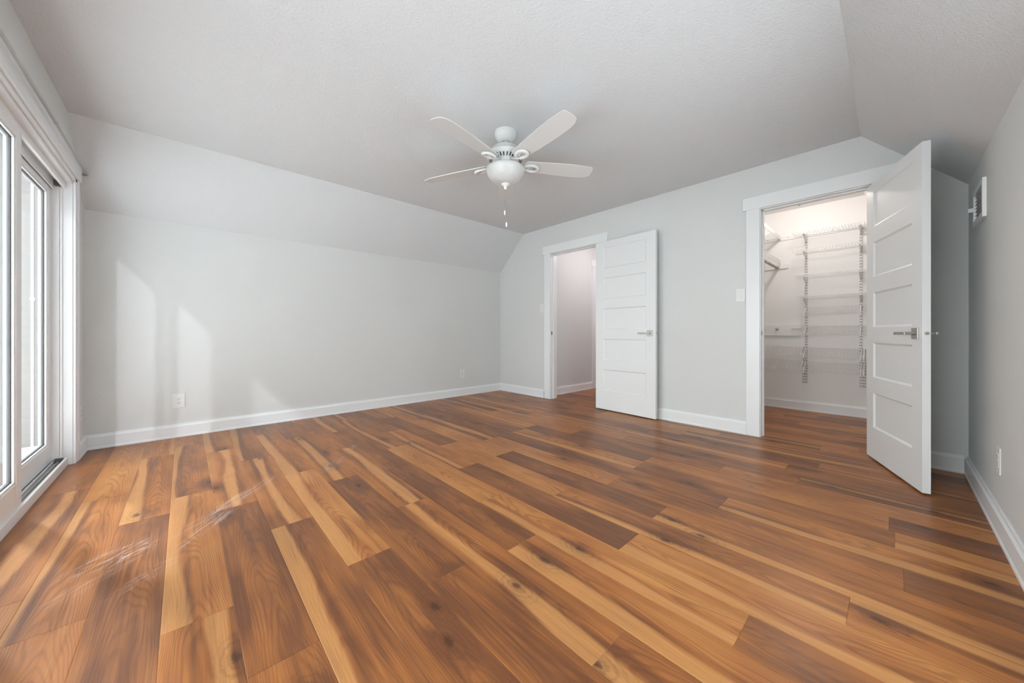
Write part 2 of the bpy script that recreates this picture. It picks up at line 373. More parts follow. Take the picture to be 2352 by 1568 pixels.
# ------------------------------------------------------------------ walls, ceiling
def gable(y0, y1, z0):
    ys = [y0] + [y for y in (YA, YB) if y0 < y < y1] + [y1]
    return [(y0, z0), (y1, z0)] + [(y, roof_z(y)) for y in reversed(ys)]
E_ = 0.02
bm = B(); prism(bm, [(Y1, 0), (Y1 + WT, 0), (Y1 + WT, KN + .0), (Y1, KN)], X3 - 0.14, X2 + WT)
struct(new('wall_back', bm, M['wall']), 'pale grey textured knee wall under the left ceiling slope')
VX0, VX1, VZ0, VZ1 = 0.80, 2.24, 0.45, 1.76          # unseen window added in the right knee wall for more daylight
bm = B()
for a, b, z0, z1 in ((X3 - .14, VX0, 0, KN), (VX1, X2, 0, KN), (VX0, VX1, 0, VZ0), (VX0, VX1, VZ1, KN)): box(bm, (a, Y4 - WT, z0), (b, Y4, z1))
struct(new('wall_right', bm, M['wall']), 'pale grey knee wall along the right edge of the photo')
RO = 0.018
bm = B()
for a, b, z in ((F1 + RO, Y1, 0), (N1 + RO, F0 - RO, 0), (Y4, N0 - RO, 0), (F0 - RO, F1 + RO, DH + RO), (N0 - RO, N1 + RO, DH + RO)):
    prism(bm, gable(a, b, z), X2, X2 + WT)
struct(new('wall_doors', bm, M['wall']), 'pale grey gable wall holding the two white doorways')
SY0, SY1, SZ = 2.105, 3.957, 2.03
bm = B()
WY0, WY1, WZ0, WZ1 = 0.05, 1.70, 0.35, 1.90          # second window, unseen, added beside the camera for daylight
for a, b, z in ((Y4, WY0, 0), (WY1, SY0, 0), (SY1, Y1, 0), (SY0, SY1, SZ), (WY0, WY1, WZ1)):
    prism(bm, gable(a, b, z), X3 - 0.14, X3)
prism(bm, [(WY0, 0), (WY1, 0), (WY1, WZ0), (WY0, WZ0)], X3 - 0.14, X3)
struct(new('wall_left', bm, M['wall']), 'grey gable wall around the white sliding glass door')
bm = B(); T = 0.10
for poly in ([(YA, ZC), (YB, ZC), (YB, ZC + T), (YA, ZC + T)], [(YB, ZC), (Y1 + WT, KN - WT * (ZC - KN) / (Y1 - YB)), (Y1 + WT, KN + T), (YB, ZC + T)],
             [(YA, ZC), (Y4 - WT, KN - WT * (ZC - KN) / (YA - Y4)), (Y4 - WT, KN + T), (YA, ZC + T)]):
    prism(bm, poly, X3 - 0.14, X2 + WT)
struct(new('ceiling', bm, M['ceil']), 'pale grey textured ceiling with a slope on each side')

# baseboards with a small cap and shoe
def bb_prof(h=0.118, t=0.016): return [(0, 0), (t + .004, 0), (t + .004, .012), (t, .02), (t, h - .022), (t * .55, h - .012), (t * .45, h), (0, h)]
def baseboard(name, p0, p1, nrm, label, ext=0.0):
    """along the wall from p0 to p1, nrm the room side"""
    bm = B(); pr = bb_prof(); n_ = Vector((nrm[0], nrm[1], 0)); a = Vector((*p0, 0)); b = Vector((*p1, 0))
    A = [bm.verts.new(a + n_ * q[0] + Vector((0, 0, q[1]))) for q in pr]; C = [bm.verts.new(b + n_ * q[0] + Vector((0, 0, q[1]))) for q in pr]
    bm.faces.new(A); bm.faces.new(C[::-1])
    for i in range(len(pr)): bm.faces.new([A[i], C[i], C[(i + 1) % len(pr)], A[(i + 1) % len(pr)]])
    return struct(new(name, bm, M['trim']), label)
baseboard('baseboard_back', (X3, Y1), (X2, Y1), (0, -1), 'white baseboard along the back knee wall')
baseboard('baseboard_right', (X3, Y4), (X2, Y4), (0, 1), 'white baseboard along the right knee wall')
baseboard('baseboard_door_wall_1', (X2, Y1 - .018), (X2, 3.395), (-1, 0), 'short white baseboard left of the hall doorway')
baseboard('baseboard_door_wall_2', (X2, 2.372), (X2, 0.912), (-1, 0), 'white baseboard between the two doorways')
baseboard('baseboard_door_wall_3', (X2, -0.028), (X2, Y4 + .018), (-1, 0), 'white baseboard behind the open closet door')
baseboard('baseboard_left', (X3, 4.06), (X3, Y1 - .018), (1, 0), 'short white baseboard right of the sliding door')

# door casings with jamb and stop
def casing(name, y0, y1, label):
    cw, t = 0.105, 0.018; bm = B(); r = 0.006
    for s, e in ((y0 - r - cw, y0 - r), (y1 + r, y1 + r + cw)): box(bm, (X2 - t, s, 0), (X2, e, DH + r))
    box(bm, (X2 - t - .004, y0 - r - cw - .027, DH + r), (X2, y1 + r + cw + .027, DH + r + .112))
    x1 = X2 + WT + .002
    box(bm, (X2 - .002, y0 - RO, 0), (x1, y0, DH)); box(bm, (X2 - .002, y1, 0), (x1, y1 + RO, DH)); box(bm, (X2 - .002, y0 - RO, DH), (x1, y1 + RO, DH + RO))
    xs = X2 + .040
    box(bm, (xs, y0, 0), (xs + .035, y0 + .011, DH)); box(bm, (xs, y1 - .011, 0), (xs + .035, y1, DH)); box(bm, (xs, y0, DH - .011), (xs + .035, y1, DH))
    # casing on the far side
    for s, e in ((y0 - r - cw, y0 - r), (y1 + r, y1 + r + cw * .55)): box(bm, (X2 + WT, s, 0), (X2 + WT + t, e, DH + r))
    box(bm, (X2 + WT, y0 - r - cw, DH + r), (X2 + WT + t, y1 + r + cw * .55, DH + r + .1))
    o = struct(new(name, bm, M['trim'], bevel=.0015), label)
    one('strike_plate', lambda b: (box(b, (X2 + .004, y1 - .0015, .90), (X2 + .034, y1 + .002, .957))), M['nickel'], o)
    one('strike_hole', lambda b: box(b, (X2 + .012, y1 - .0022, .914), (X2 + .026, y1 + .002, .943)), M['dark'], o)
    return o
casing('trim_1', F0, F1, 'white casing and jamb of the hall doorway')
casing('trim_2', N0, N1, 'white casing and jamb of the closet doorway')

# ------------------------------------------------------------------ panelled doors
def slab(bm, W, H, T, z0=0.0):
    """hinge edge at x=0, leaf along +x, thickness 0..-T in y"""
    st, rails = 0.108, []
    z = z0 + 0.226; pans = []
    ph, mr = 0.2545, 0.1125
    for i in range(5): pans.append((z, z + ph)); z += ph + mr
    x0, x1 = st, W - st; sl, dp = 0.012, 0.009
    for y, s in ((0, -1), (-T, 1)):
        def q(a, b, c, d): bm.faces.new([bm.verts.new(p) for p in (a, b, c, d)])
        q((0, y, z0), (x0, y, z0), (x0, y, H), (0, y, H)); q((x1, y, z0), (W, y, z0), (W, y, H), (x1, y, H))
        zz = [z0] + [t for p in pans for t in p] + [H]
        for i in range(0, len(zz), 2): q((x0, y, zz[i]), (x1, y, zz[i]), (x1, y, zz[i + 1]), (x0, y, zz[i + 1]))
        yy = y + s * dp
        for a, b in pans:
            i0, i1, ja, jb = x0 + sl, x1 - sl, a + sl, b - sl
            q((x0, y, a), (x1, y, a), (i1, yy, ja), (i0, yy, ja)); q((x0, y, b), (i0, yy, jb), (i1, yy, jb), (x1, y, b))
            q((x0, y, a), (i0, yy, ja), (i0, yy, jb), (x0, y, b)); q((x1, y, a), (x1, y, b), (i1, yy, jb), (i1, yy, ja))
            q((i0, yy, ja), (i1, yy, ja), (i1, yy, jb), (i0, yy, jb))
    def q(a, b, c, d): bm.faces.new([bm.verts.new(p) for p in (a, b, c, d)])
    q((0, 0, z0), (0, -T, z0), (0, -T, H), (0, 0, H)); q((W, 0, z0), (W, -T, z0), (W, -T, H), (W, 0, H))
    q((0, 0, z0), (W, 0, z0), (W, -T, z0), (0, -T, z0)); q((0, 0, H), (W, 0, H), (W, -T, H), (0, -T, H))
    bmesh.ops.remove_doubles(bm, verts=bm.verts[:], dist=1e-5)

def door(name, hinge, ang, W, label):
    H, T = 2.030, 0.035
    root = struct(empty(name, (*hinge, 0), (0, 0, ang)), label)
    bm = B(); slab(bm, W, H, T, 0.012); new('door_leaf', bm, M['door'], root)
    xb, z = W - .062, .928
    for s, y in ((1, 0.0), (-1, -T)):
        h = one('door_handle', lambda b: box(b, (xb - .033, y, z - .033), (xb + .033, y + s * .009, z + .033)), M['nickel'], root, bevel=.0012)
        def lever(b):
            tube(b, [(xb, y + s * .008, z), (xb, y + s * .052, z)], .0095, 14)
            box(b, (xb - .118, y + s * .044, z - .0085), (xb + .010, y + s * .055, z + .0085))
        one('lever', lever, M['nickel'], h, bevel=.001)
    one('latch_bolt', lambda b: (box(b, (W - .001, -T / 2 - .0125, z - .028), (W + .0012, -T / 2 + .0125, z + .028))), M['door'], root)
    def bolt(b): tube(b, [(W, -T / 2, z), (W + .011, -T / 2, z)], [.0105, .008], 14)
    one('latch_tongue', bolt, M['nickel'], root)
    for zz in (.20, 1.02, 1.83):
        one('hinge', lambda b: (tube(b, [(-.004, .005, zz - .045), (-.004, .005, zz + .045)], .006, 12), box(b, (-.0025, -T + .004, zz - .045), (0.0, .001, zz + .045))), M['nickel'], root)
    return root
# the leaf turned so that its closet / hall side faces the camera
door('door_1', (3.757, 2.486), rad(-93.4), 0.776, 'white five panel door folded back against the wall beside the hall doorway')
door('door_2', (3.8175, 0.099), rad(199.6), 0.742, 'white five panel closet door standing open into the room')

# ------------------------------------------------------------------ sliding glass door
sd = struct(empty('door_3', (X3, 3.03, 0)), 'white sliding glass patio door in the left wall')
P3 = Vector((X3, 3.03, 0))
def inside(fn):
    def g(b):
        fn(b); bmesh.ops.translate(b, vec=-P3, verts=b.verts[:])
    return g
XO = X3 - 0.142
def frame(b):
    # jambs, stepped as seen from inside
    box(b, (-.626, SY1 - .002, .0), (X3 + .001, SY1 + .02, SZ)); box(b, (XO, SY1 - .022, 0), (-.634, SY1 + .02, SZ)); box(b, (-.634, SY1 - .012, .0), (-.622, SY1 + .02, SZ))
    box(b, (-.626, SY0 - .02, .0), (X3 + .001, SY0 + .002, SZ)); box(b, (XO, SY0 - .02, 0), (-.634, SY0 + .022, SZ))
    # head
    box(b, (XO, SY0, 1.985), (X3 + .001, SY1, SZ + .0)); box(b, (-.622, SY0, 1.945), (-.607, SY1, 1.99)); box(b, (XO, SY0, 1.955), (-.660, SY1, 1.99)); box(b, (-.662, SY0, 1.92), (-.655, SY1, 1.99))
one('door_frame', inside(frame), M['vinyl'], sd, bevel=.0015)
def sill(b):
    box(b, (XO, SY0 - .005, 0), (-.600, SY1 + .002, .030)); box(b, (-.612, SY0 - .005, 0), (-.598, SY1 + .002, .056)); box(b, (-.665, SY0, 0), (-.655, SY1, .044)); box(b, (XO, SY0, 0), (XO + .012, SY1, .05))
one('sill', inside(sill), M['vinyl'], sd, bevel=.002)
one('track', inside(lambda b: (box(b, (-.655, SY0, .030), (-.612, SY1 - .002, .034)), box(b, (-.637, SY0, .03), (-.632, SY1 - .002, .046)))), M['track'], sd)
one('roller_bumper', inside(lambda b: (box(b, (-.650, SY1 - .05, .034), (-.616, SY1 - .024, .062)), box(b, (-.650, SY1 - .05, 1.945), (-.624, SY1 - .024, 1.975)))), M['gasket'], sd)
def panel(y0, y1, xa, xb, z0, z1, nm):
    st, rb, rt = .078, .125, .068
    def fr(b):
        box(b, (xa, y0, z0), (xb, y0 + st, z1)); box(b, (xa, y1 - st, z0), (xb, y1, z1)); box(b, (xa, y0 + st, z0), (xb, y1 - st, z0 + rb)); box(b, (xa, y0 + st, z1 - rt), (xb, y1 - st, z1))
    o = one('sash', inside(fr), M['vinyl'], sd, bevel=.003)
    xm = (xa + xb) / 2; i = .012
    def bead(b):
        a0, a1, c0, c1 = y0 + st, y1 - st, z0 + rb, z1 - rt
        for xx0, xx1 in ((xm + .006, xb - .004), (xa + .004, xm - .006)):
            box(b, (xx0, a0, c0), (xx1, a0 + i, c1)); box(b, (xx0, a1 - i, c0), (xx1, a1, c1)); box(b, (xx0, a0, c0), (xx1, a1, c0 + i)); box(b, (xx0, a0, c1 - i), (xx1, a1, c1))
    one('glazing_bead', inside(bead), M['vinyl'], o, bevel=.002)
    def gk(b):
        a0, a1, c0, c1 = y0 + st, y1 - st, z0 + rb, z1 - rt; w = .017
        for q0, q1, q2, q3 in ((a0, a0 + w, c0, c1), (a1 - w, a1, c0, c1), (a0, a1, c0, c0 + w), (a0, a1, c1 - w, c1)): box(b, (xm - .0055, q0, q2), (xm + .0055, q1, q3))
    one('gasket', inside(gk), M['gasket'], o)
    one('glass_pane', inside(lambda b: box(b, (xm - .003, y0 + st, z0 + rb), (xm + .003, y1 - st, z1 - rt))), M['glass'], o)
panel(2.125, 3.030, -.648, -.6075, .058, 1.972, 'near')
panel(2.990, SY1 - .022, -.710, -.668, .046, 1.955, 'far')
def scas(b):
    t = .020
    box(b, (X3, SY1 + .004, 0), (X3 + .014, SY1 + .050, SZ + .005)); box(b, (X3, SY1 + .047, 0), (X3 + t, SY1 + .100, SZ + .005))
    box(b, (X3, SY0 - .050, 0), (X3 + .014, SY0 - .004, SZ + .005)); box(b, (X3, SY0 - .100, 0), (X3 + t, SY0 - .047, SZ + .005))
    box(b, (X3, SY0 - .125, SZ + .003), (X3 + t + .006, SY1 + .125, SZ + .112)); box(b, (X3, SY0 - .05, SZ - .022), (X3 + .014, SY1 + .05, SZ + .003))
struct(one('trim_3', scas, M['trim'], bevel=.003), 'white casing around the sliding glass door')

# added window, out of frame beside the camera, to let in more daylight
w2 = struct(empty('added_window_2', (X3 - .08, .875, 1.125)), 'unseen white framed window added beside the sliding door for daylight')
def w2f(b):
    w, h, k = .825, .775, .05
    box(b, (-.04, -w, -h), (.04, -w + k, h)); box(b, (-.04, w - k, -h), (.04, w, h)); box(b, (-.04, -w, -h), (.04, w, -h + k)); box(b, (-.04, -w, h - k), (.04, w, h))
one('window_frame', w2f, M['vinyl'], w2, bevel=.003)
one('glass_pane', lambda b: box(b, (-.003, -.78, -.73), (.003, .78, .73)), M['glass'], w2)

w1 = struct(empty('added_window_1', ((VX0 + VX1) / 2, Y4 - .06, (VZ0 + VZ1) / 2)), 'unseen white framed window added in the right knee wall for daylight')  # unseen, added to send daylight onto the back wall
def w1f(b):
    w, h, k = (VX1 - VX0) / 2, (VZ1 - VZ0) / 2, .05
    box(b, (-w, -.04, -h), (-w + k, .04, h)); box(b, (w - k, -.04, -h), (w, .04, h)); box(b, (-w, -.04, -h), (w, .04, -h + k)); box(b, (-w, -.04, h - k), (w, .04, h))
one('window_frame', w1f, M['vinyl'], w1, bevel=.003)
one('glass_pane', lambda b: box(b, (-.68, -.003, -.615), (.68, .003, .615)), M['glass'], w1)

# curtain rod
rod = tag(empty('curtain_rod', (-.528, 3.0, 2.114)), 'slim white curtain rod, its shade coloured in as grey, above the sliding glass door', 'curtain rod')
def rodfn(b): tube(b, [(0, .21, 0), (0, 1.105, 0), (-.004, 1.122, 0), (-.016, 1.130, 0), (-.0495, 1.131, 0)], .0052, 10)
one('rod_end', rodfn, M['rodm'], rod, smooth=True)
one('rod_tube', lambda b: (tube(b, [(0, -1.10, 0), (0, .215, 0)], .0072, 10), tube(b, [(0, .200, 0), (0, .216, 0)], .0085, 10)), M['rodm'], rod, smooth=True)
def rodfn2(b): tube(b, [(0, -1.10, 0), (-.004, -1.122, 0), (-.016, -1.130, 0), (-.0495, -1.131, 0)], .0052, 10)
one('rod_return', rodfn2, M['rodm'], rod, smooth=True)

# ------------------------------------------------------------------ wall plates
def plate(name, pos, nrm_ang, w, h, label, cat, kind, group=None):
    """local frame: plate in xz, facing +y"""
    r = tag(empty(name, pos, (0, 0, nrm_ang)), label, cat, group)
    one('cover_plate', lambda b: box(b, (-w / 2, 0, -h / 2), (w / 2, .006, h / 2)), M['plastic'], r, bevel=.003, seg=3)
    if kind == 'outlet':
        f = one('receptacle', lambda b: box(b, (-.0165, .004, -.0335), (.0165, .0075, .0335)), M['plastic'], r, bevel=.001)
        def slots(b):
            for z in (.0165, -.0165):
                box(b, (-.0075, .007, z), (-.0050, .0078, z + .008)); box(b, (.0050, .007, z), (.0075, .0078, z + .007)); tube(b, [(0, .007, z - .007), (0, .0078, z - .007)], .0030, 10)
        one('slots', slots, M['dark'], f)
    else:
        one('rocker', lambda b: prism(b, [(-.0165, -.0335), (.0165, -.0335), (.0165, .0335), (-.0165, .0335)], .004, .0075, 'y'), M['plastic'], r, bevel=.001)
        one('rocker_face', lambda b: prism(b, [(.0072, -.030), (.0115, -.030), (.0075, .030), (.0072, .030)], -.0135, .0135), M['plastic'], r)
    one('plate_screw', lambda b: tube(b, [(0, .0055, h / 2 - .011), (0, .0066, h / 2 - .011)], .0032, 10), M['plastic'], r)
    one('plate_screw', lambda b: tube(b, [(0, .0055, .011 - h / 2), (0, .0066, .011 - h / 2)], .0032, 10), M['plastic'], r)
    return r
plate('outlet', (-.033, Y1, .322), rad(180), .082, .125, 'white duplex outlet low on the back wall, nearer the sliding door', 'outlet', 'outlet')
plate('outlet', (3.03, Y1, .322), rad(180), .080, .125, 'white duplex outlet low on the back wall, near the far corner', 'outlet', 'outlet')
plate('outlet', (2.795, Y4, .335), 0, .080, .125, 'white outlet plate low on the right wall beside the closet door', 'outlet', 'outlet')
plate('outlet', (X3, 4.205, .32), rad(-90), .075, .12, 'white outlet plate low between the sliding door and the corner', 'outlet', 'outlet')
plate('light_switch', (X2, 3.436, 1.282), rad(90), .078, .122, 'white rocker switch half behind the hall doorway casing', 'light switch', 'switch')
plate('light_switch', (X2, .958, 1.282), rad(90), .074, .122, 'white wall switch beside the closet doorway casing', 'light switch', 'switch')

# vent register
vr = tag(empty('air_vent', (3.30, Y4, 1.66)), 'small white air register with dark grille on the right wall', 'vent')
def vfr(b):
    w, h, k, t = .165, .105, .030, .014
    prism(b, [(-w, -h), (-w + k, -h + k), (-w + k, h - k), (-w, h)], 0, t, 'y'); prism(b, [(w, -h), (w - k, -h + k), (w - k, h - k), (w, h)], 0, t, 'y')
    prism(b, [(-w, -h), (w, -h), (w - k, -h + k), (-w + k, -h + k)], 0, t, 'y'); prism(b, [(-w, h), (w, h), (w - k, h - k), (-w + k, h - k)], 0, t, 'y')
one('frame', vfr, M['trim'], vr)
one('duct', lambda b: box(b, (-.135, .0005, -.075), (.135, .002, .075)), M['dark'], vr)
def louv(b):
    for i in range(7): box(b, (-.135, .001, -.062 + i * .0205), (.135, .009, -.0605 + i * .0205))
one('louvres', louv, M['trim'], vr)
one('damper_lever', lambda b: box(b, (.138, .014, -.012), (.148, .034, .012)), M['trim'], vr, bevel=.002)

# ------------------------------------------------------------------ ceiling fan
FX, FY = 1.768, 1.975
fan = tag(empty('ceiling_fan', (FX, FY, ZC)), 'white five blade ceiling fan with a frosted bowl light', 'ceiling fan')
def L(name, prof, m, seg=56, par=fan, **k):
    bm = B(); lathe(bm, [(r, z - ZC) for r, z in prof], seg=seg); o = new(name, bm, m, par, smooth=True)
    md = o.modifiers.new('edge', 'EDGE_SPLIT'); md.split_angle = rad(50); return o
L('canopy', [(.083, ZC), (.084, 2.412), (.081, 2.402), (.074, 2.388), (.060, 2.370), (.046, 2.358), (.036, 2.355), (.030, 2.359), (.024, 2.372)], M['fan'])
L('hanger_gap', [(.0285, 2.3635), (.0, 2.3635)], M['dark'])
L('downrod', [(.0, 2.38), (.021, 2.372), (.0225, 2.358), (.018, 2.345), (.0165, 2.31), (.0, 2.31)], M['fan'])
mh = L('motor_housing', [(0, 2.338), (.035, 2.338), (.062, 2.333), (.090, 2.318), (.112, 2.296), (.124, 2.276), (.130, 2.268), (.139, 2.262), (.1405, 2.246), (.137, 2.236), (.128, 2.231), (.100, 2.216), (.078, 2.209), (.072, 2.206)], M['fan'])
def slots(b):
    for i in range(30):
        t = 2 * math.pi * (i + .5) / 30
        m_ = Matrix.Rotation(t, 4, 'Z') @ Matrix.Translation((.112, 0, 2.2215 - ZC)) @ Matrix.Rotation(rad(-28), 4, 'Y')
        box(b, (-.015, -.0036, -.0016), (.015, .0036, .0016), m_)
one('vent_slots', slots, M['dark'], mh)
L('switch_housing', [(.074, 2.209), (.074, 2.190), (.078, 2.184), (.078, 2.166), (.070, 2.160), (.0, 2.160)], M['fan'])
gl = L('lamp_bowl', [(.136, 2.164), (.143, 2.158), (.1445, 2.150), (.142, 2.136), (.134, 2.114), (.120, 2.092), (.100, 2.071), (.074, 2.055), (.044, 2.047), (.0, 2.045)], M['globe'], 72)
L('finial', [(.0, 2.050), (.033, 2.049), (.034, 2.044), (.029, 2.040), (.018, 2.033), (.0125, 2.026), (.0095, 2.020), (.0105, 2.014), (.0085, 2.006), (.0, 2.003)], M['plastic'], 32)
blade_angles = [47.5, 115.0, 192.5, 262.0, 332.0]
def blade_mesh(b):
    r0, r1 = .150, .702
    top = [(.150, .038), (.156, .048), (.170, .054), (.22, .058), (.32, .064), (.45, .0695), (.55, .0715), (.62, .0705), (.665, .066), (.690, .058)]
    sc_ = .975; top = [(r * sc_, w) for r, w in top]
    pts = [(r, w) for r, w in top] + [(.700, .040), (.704, .015), (.704, -.015), (.701, -.038), (.695, -.054), (.685, -.064)] + [(r, -w) for r, w in reversed(top[:-1])]
    t = .0055
    a = [b.verts.new((x, y, t / 2)) for x, y in pts]; c = [b.verts.new((x, y, -t / 2)) for x, y in pts]
    b.faces.new(a); b.faces.new(c[::-1]); k = len(pts)
    for i in range(k): b.faces.new([a[i], c[i], c[(i + 1) % k], a[(i + 1) % k]])
def arm_mesh(b):
    # arm from the hub, ending in an open leaf shaped loop under the blade root
    tube(b, [(.066, 0, .006), (.100, 0, .000), (.130, .003, -.012), (.152, .006, -.016)], [.0125, .0115, .0105, .0100], 10, flat=.7)
    lp = []
    for i in range(28):
        t = 2 * math.pi * i / 28
        lp.append((.198 - .052 * math.cos(t), .003 + (.027 + .012 * (1 - math.cos(t)) / 2) * math.sin(t), -.015 + .004 * math.cos(t)))
    tube(b, lp, .0135, 10, closed=True, flat=.75)
    tube(b, [(.160, .006, -.014), (.180, -.004, -.012), (.195, -.010, -.011), (.206, -.004, -.011)], [.009, .008, .007, .005], 8, flat=.7)
def arm_screws(b):
    for y in (-.020, .024): tube(b, [(.214, y, -.016), (.214, y, -.004)], .005, 10)
bmB = B(); blade_mesh(bmB); meB = None
for i, t in enumerate(blade_angles):
    piv = Matrix.Translation((0, 0, 2.196 - ZC)) @ Matrix.Rotation(rad(-1.6), 4, Vector((math.cos(rad(30)), math.sin(rad(30)), 0))) @ Matrix.Rotation(rad(t), 4, 'Z') @ Matrix.Rotation(rad(-11.0), 4, 'X')
    if i == 0:
        bl = new('fan_blade', bmB, M['blade'], fan, bevel=.001); meB = bl.data
        ba = B(); arm_mesh(ba); ar = new('blade_bracket', ba, M['fan'], fan, smooth=True); meA = ar.data
    else:
        bl = bpy.data.objects.new('fan_blade', meB); COL.objects.link(bl); bl.parent = fan
        ar = bpy.data.objects.new('blade_bracket', meA); COL.objects.link(ar); ar.parent = fan
    bl.matrix_local = piv; ar.matrix_local = piv
for nm, (dx, dy, zt, zf) in {'a': (-.004, .003, 2.004, 1.852), 'b': (.006, -.004, 2.004, 1.763)}.items():
    c = one('pull_chain', lambda b: tube(b, [(dx * .5, dy * .5, zt - ZC), (dx, dy, zf - ZC)], .0011, 6), M['nickel'], fan)
    cn = one('chain_connector', lambda b: tube(b, [(dx, dy, zf + .055 - ZC), (dx, dy, zf + .064 - ZC)], .003, 8), M['nickel'], c)
    bm = B(); lathe(bm, [(0, zf - ZC), (.004, zf - .002 - ZC), (.0068, zf - .010 - ZC), (.0066, zf - .032 - ZC), (.004, zf - .038 - ZC), (0, zf - .039 - ZC)], (dx, dy), 16); new('pull_fob', bm, M['plastic'], c, smooth=True)

# ------------------------------------------------------------------ closet shell
CY0, CY1 = Y4, 1.27
XI = X2 + WT
bm = B(); box(bm, (XC, CY0 - WT, 0), (XC + .1, CY1 + WT, 2.54)); struct(new('wall_closet_back', bm, M['closet']), 'white closet wall holding the wire shelving')
bm = B(); box(bm, (XI, CY1, 0), (XC, CY1 + WT, 2.54)); struct(new('wall_closet_left', bm, M['closet']))
bm = B(); box(bm, (XI, CY0 - WT, 0), (XC, CY0, 1.90)); struct(new('wall_closet_right', bm, M['closet']))
bm = B(); prism(bm, [(.205, 2.44), (CY1 + WT, 2.44), (CY1 + WT, 2.54), (.205, 2.54)], XI, XC); prism(bm, [(.205, 2.44), (.205, 2.54), (CY0 - WT, 2.0), (CY0 - WT, 1.785)], XI, XC)
struct(new('ceiling_closet', bm, M['closet']), 'white closet ceiling')
bm = B(); prism(bm, [(Y4 - WT, 1.7), (Y4 - WT, 2.55), (F0, 2.55), (F0, 2.432), (YA, 2.432)], XI, XI + .01); new_ = struct(new('wall_closet_front', bm, M['closet']))
baseboard('baseboard_closet_back', (XC, CY1), (XC, CY0), (-1, 0), 'white baseboard along the closet back wall')
baseboard('baseboard_closet_left', (XI + .02, CY1), (XC - .018, CY1), (0, -1), 'white baseboard along the closet left wall')

# hall shell
HY = 3.43
bm = B(); box(bm, (XI, HY, 0), (6.5, HY + WT, 2.54)); struct(new('wall_hall_left', bm, M['wall']), 'grey hall wall seen through the left doorway')
bm = B(); box(bm, (6.4, CY1, 0), (6.5, HY, 2.54)); struct(new('wall_hall_end', bm, M['wall']))
bm = B(); box(bm, (XI, CY1 + WT, 2.44), (6.5, HY + WT, 2.54)); struct(new('ceiling_hall', bm, M['ceil']))
bm = B(); box(bm, (XC + .1, CY1 + .0, 0), (6.4, CY1 + WT, 2.54)); struct(new('wall_hall_right', bm, M['wall']))
baseboard('baseboard_hall', (XI + .02, HY), (5.02, HY), (0, -1), 'white baseboard along the hall wall')
def hcas(b):
    box(b, (5.02, HY - .018, 0), (5.125, HY, 2.046)); box(b, (4.993, HY - .022, 2.046), (6.02, HY, 2.158)); box(b, (5.885, HY - .018, 0), (5.99, HY, 2.046))
struct(one('trim_4', hcas, M['trim'], bevel=.0015), 'white casing of a further door in the hall')
d4 = struct(empty('door_4', (5.13, HY - .004, 0)), 'white closed door in the hall')
bm = B(); slab(bm, .752, 2.03, .0035, .012) if False else box(bm, (0, -.002, .012), (.752, .003, 2.04)); new('door_leaf', bm, M['door'], d4)

# lamps
def lamp(name, pos, m, label, fin):
    r = tag(empty(name, pos), label, 'ceiling lamp'); zs = 1.38 if fin < 1 else 1.0
    bm = B(); lathe(bm, [(.0, 0), (.075, 0), (.078, -.012), (.07, -.022), (0, -.022)], seg=40); new('lamp_base', bm, M['nickel'], r, smooth=False)
    bm = B(); lathe(bm, [(q * fin, z) for q, z in ((.140, -.022), (.150, -.030), (.148, -.050), (.125, -.080 * zs), (.085, -.102 * zs), (.04, -.112 * zs), (0, -.114 * zs))], seg=40); new('lamp_bowl', bm, m, r, smooth=True)
    bm = B(); lathe(bm, [(q, z * zs) for q, z in ((0, -.112), (.016, -.113), (.017, -.118), (.006, -.124), (.005, -.132), (.009, -.138), (.009, -.146), (.004, -.152), (0, -.153))], seg=20); new('lamp_finial', bm, M['nickel'], r, smooth=True)
    return r
lamp('closet_lamp', (4.62, .648, 2.4395), M['lampwarm'], 'lit closet ceiling lamp, its finial hanging below the door head', .42)
lamp('hall_lamp', (4.75, 2.55, 2.4395), M['lamphall'], 'lit ceiling lamp in the hall, hidden above the doorway', 1.0)

# ------------------------------------------------------------------ closet shelving
def standard(y, z0, z1, label):
    r = tag(one('shelf_standard', lambda b: box(b, (-.012, -.0115, z0 - 1.2), (0, .0115, z1 - 1.2)), M['slotted'], bevel=.0008), label, 'shelf rail', 'slotted shelf uprights in the closet')
    r.location = (XC, y, 1.2); return r
S1, S2 = .698, .234
standard(S1, .322, 2.12, 'tall slotted white shelf upright farther from the open closet door')
standard(S2, .320, 2.12, 'tall slotted white shelf upright nearest the open closet door')
standard(.727, .324, .757, 'short slotted upright set against the left tall upright')
standard(.207, .324, .757, 'short slotted upright set against the right tall upright')
WR = .0021
def flat_shelf(z, y0, y1, D, label, br=(S1, S2)):
    r = tag(empty('wire_shelf', (XC - .014, (y0 + y1) / 2, z)), label, 'wire shelf', 'wire shelves on the closet back wall')
    h = (y1 - y0) / 2
    def deck(b):
        k = max(2, int(round((y1 - y0) / .0254)))
        for i in range(k + 1):
            y = -h + 2 * h * i / k
            tube(b, [(0, y, 0), (-D, y, 0), (-D, y, -.026)], WR * .8, 5)
        for x, zz in ((-.004, -.003), (-D * .5, -.003), (-D + .004, -.003), (-D, -.026)): tube(b, [(x, -h, zz), (x, h, zz)], WR * 1.35, 6)
    one('wire_deck', deck, M['wire'], r)
    for ys in br:
        yy = ys - (y0 + y1) / 2
        one('bracket', lambda b: prism(b, [(0, -.006), (-D + .012, -.006), (-D + .012, -.018), (-.014, -.085), (0, -.085)], yy - .006, yy + .006, 'y'), M['wire'], r)
    return r
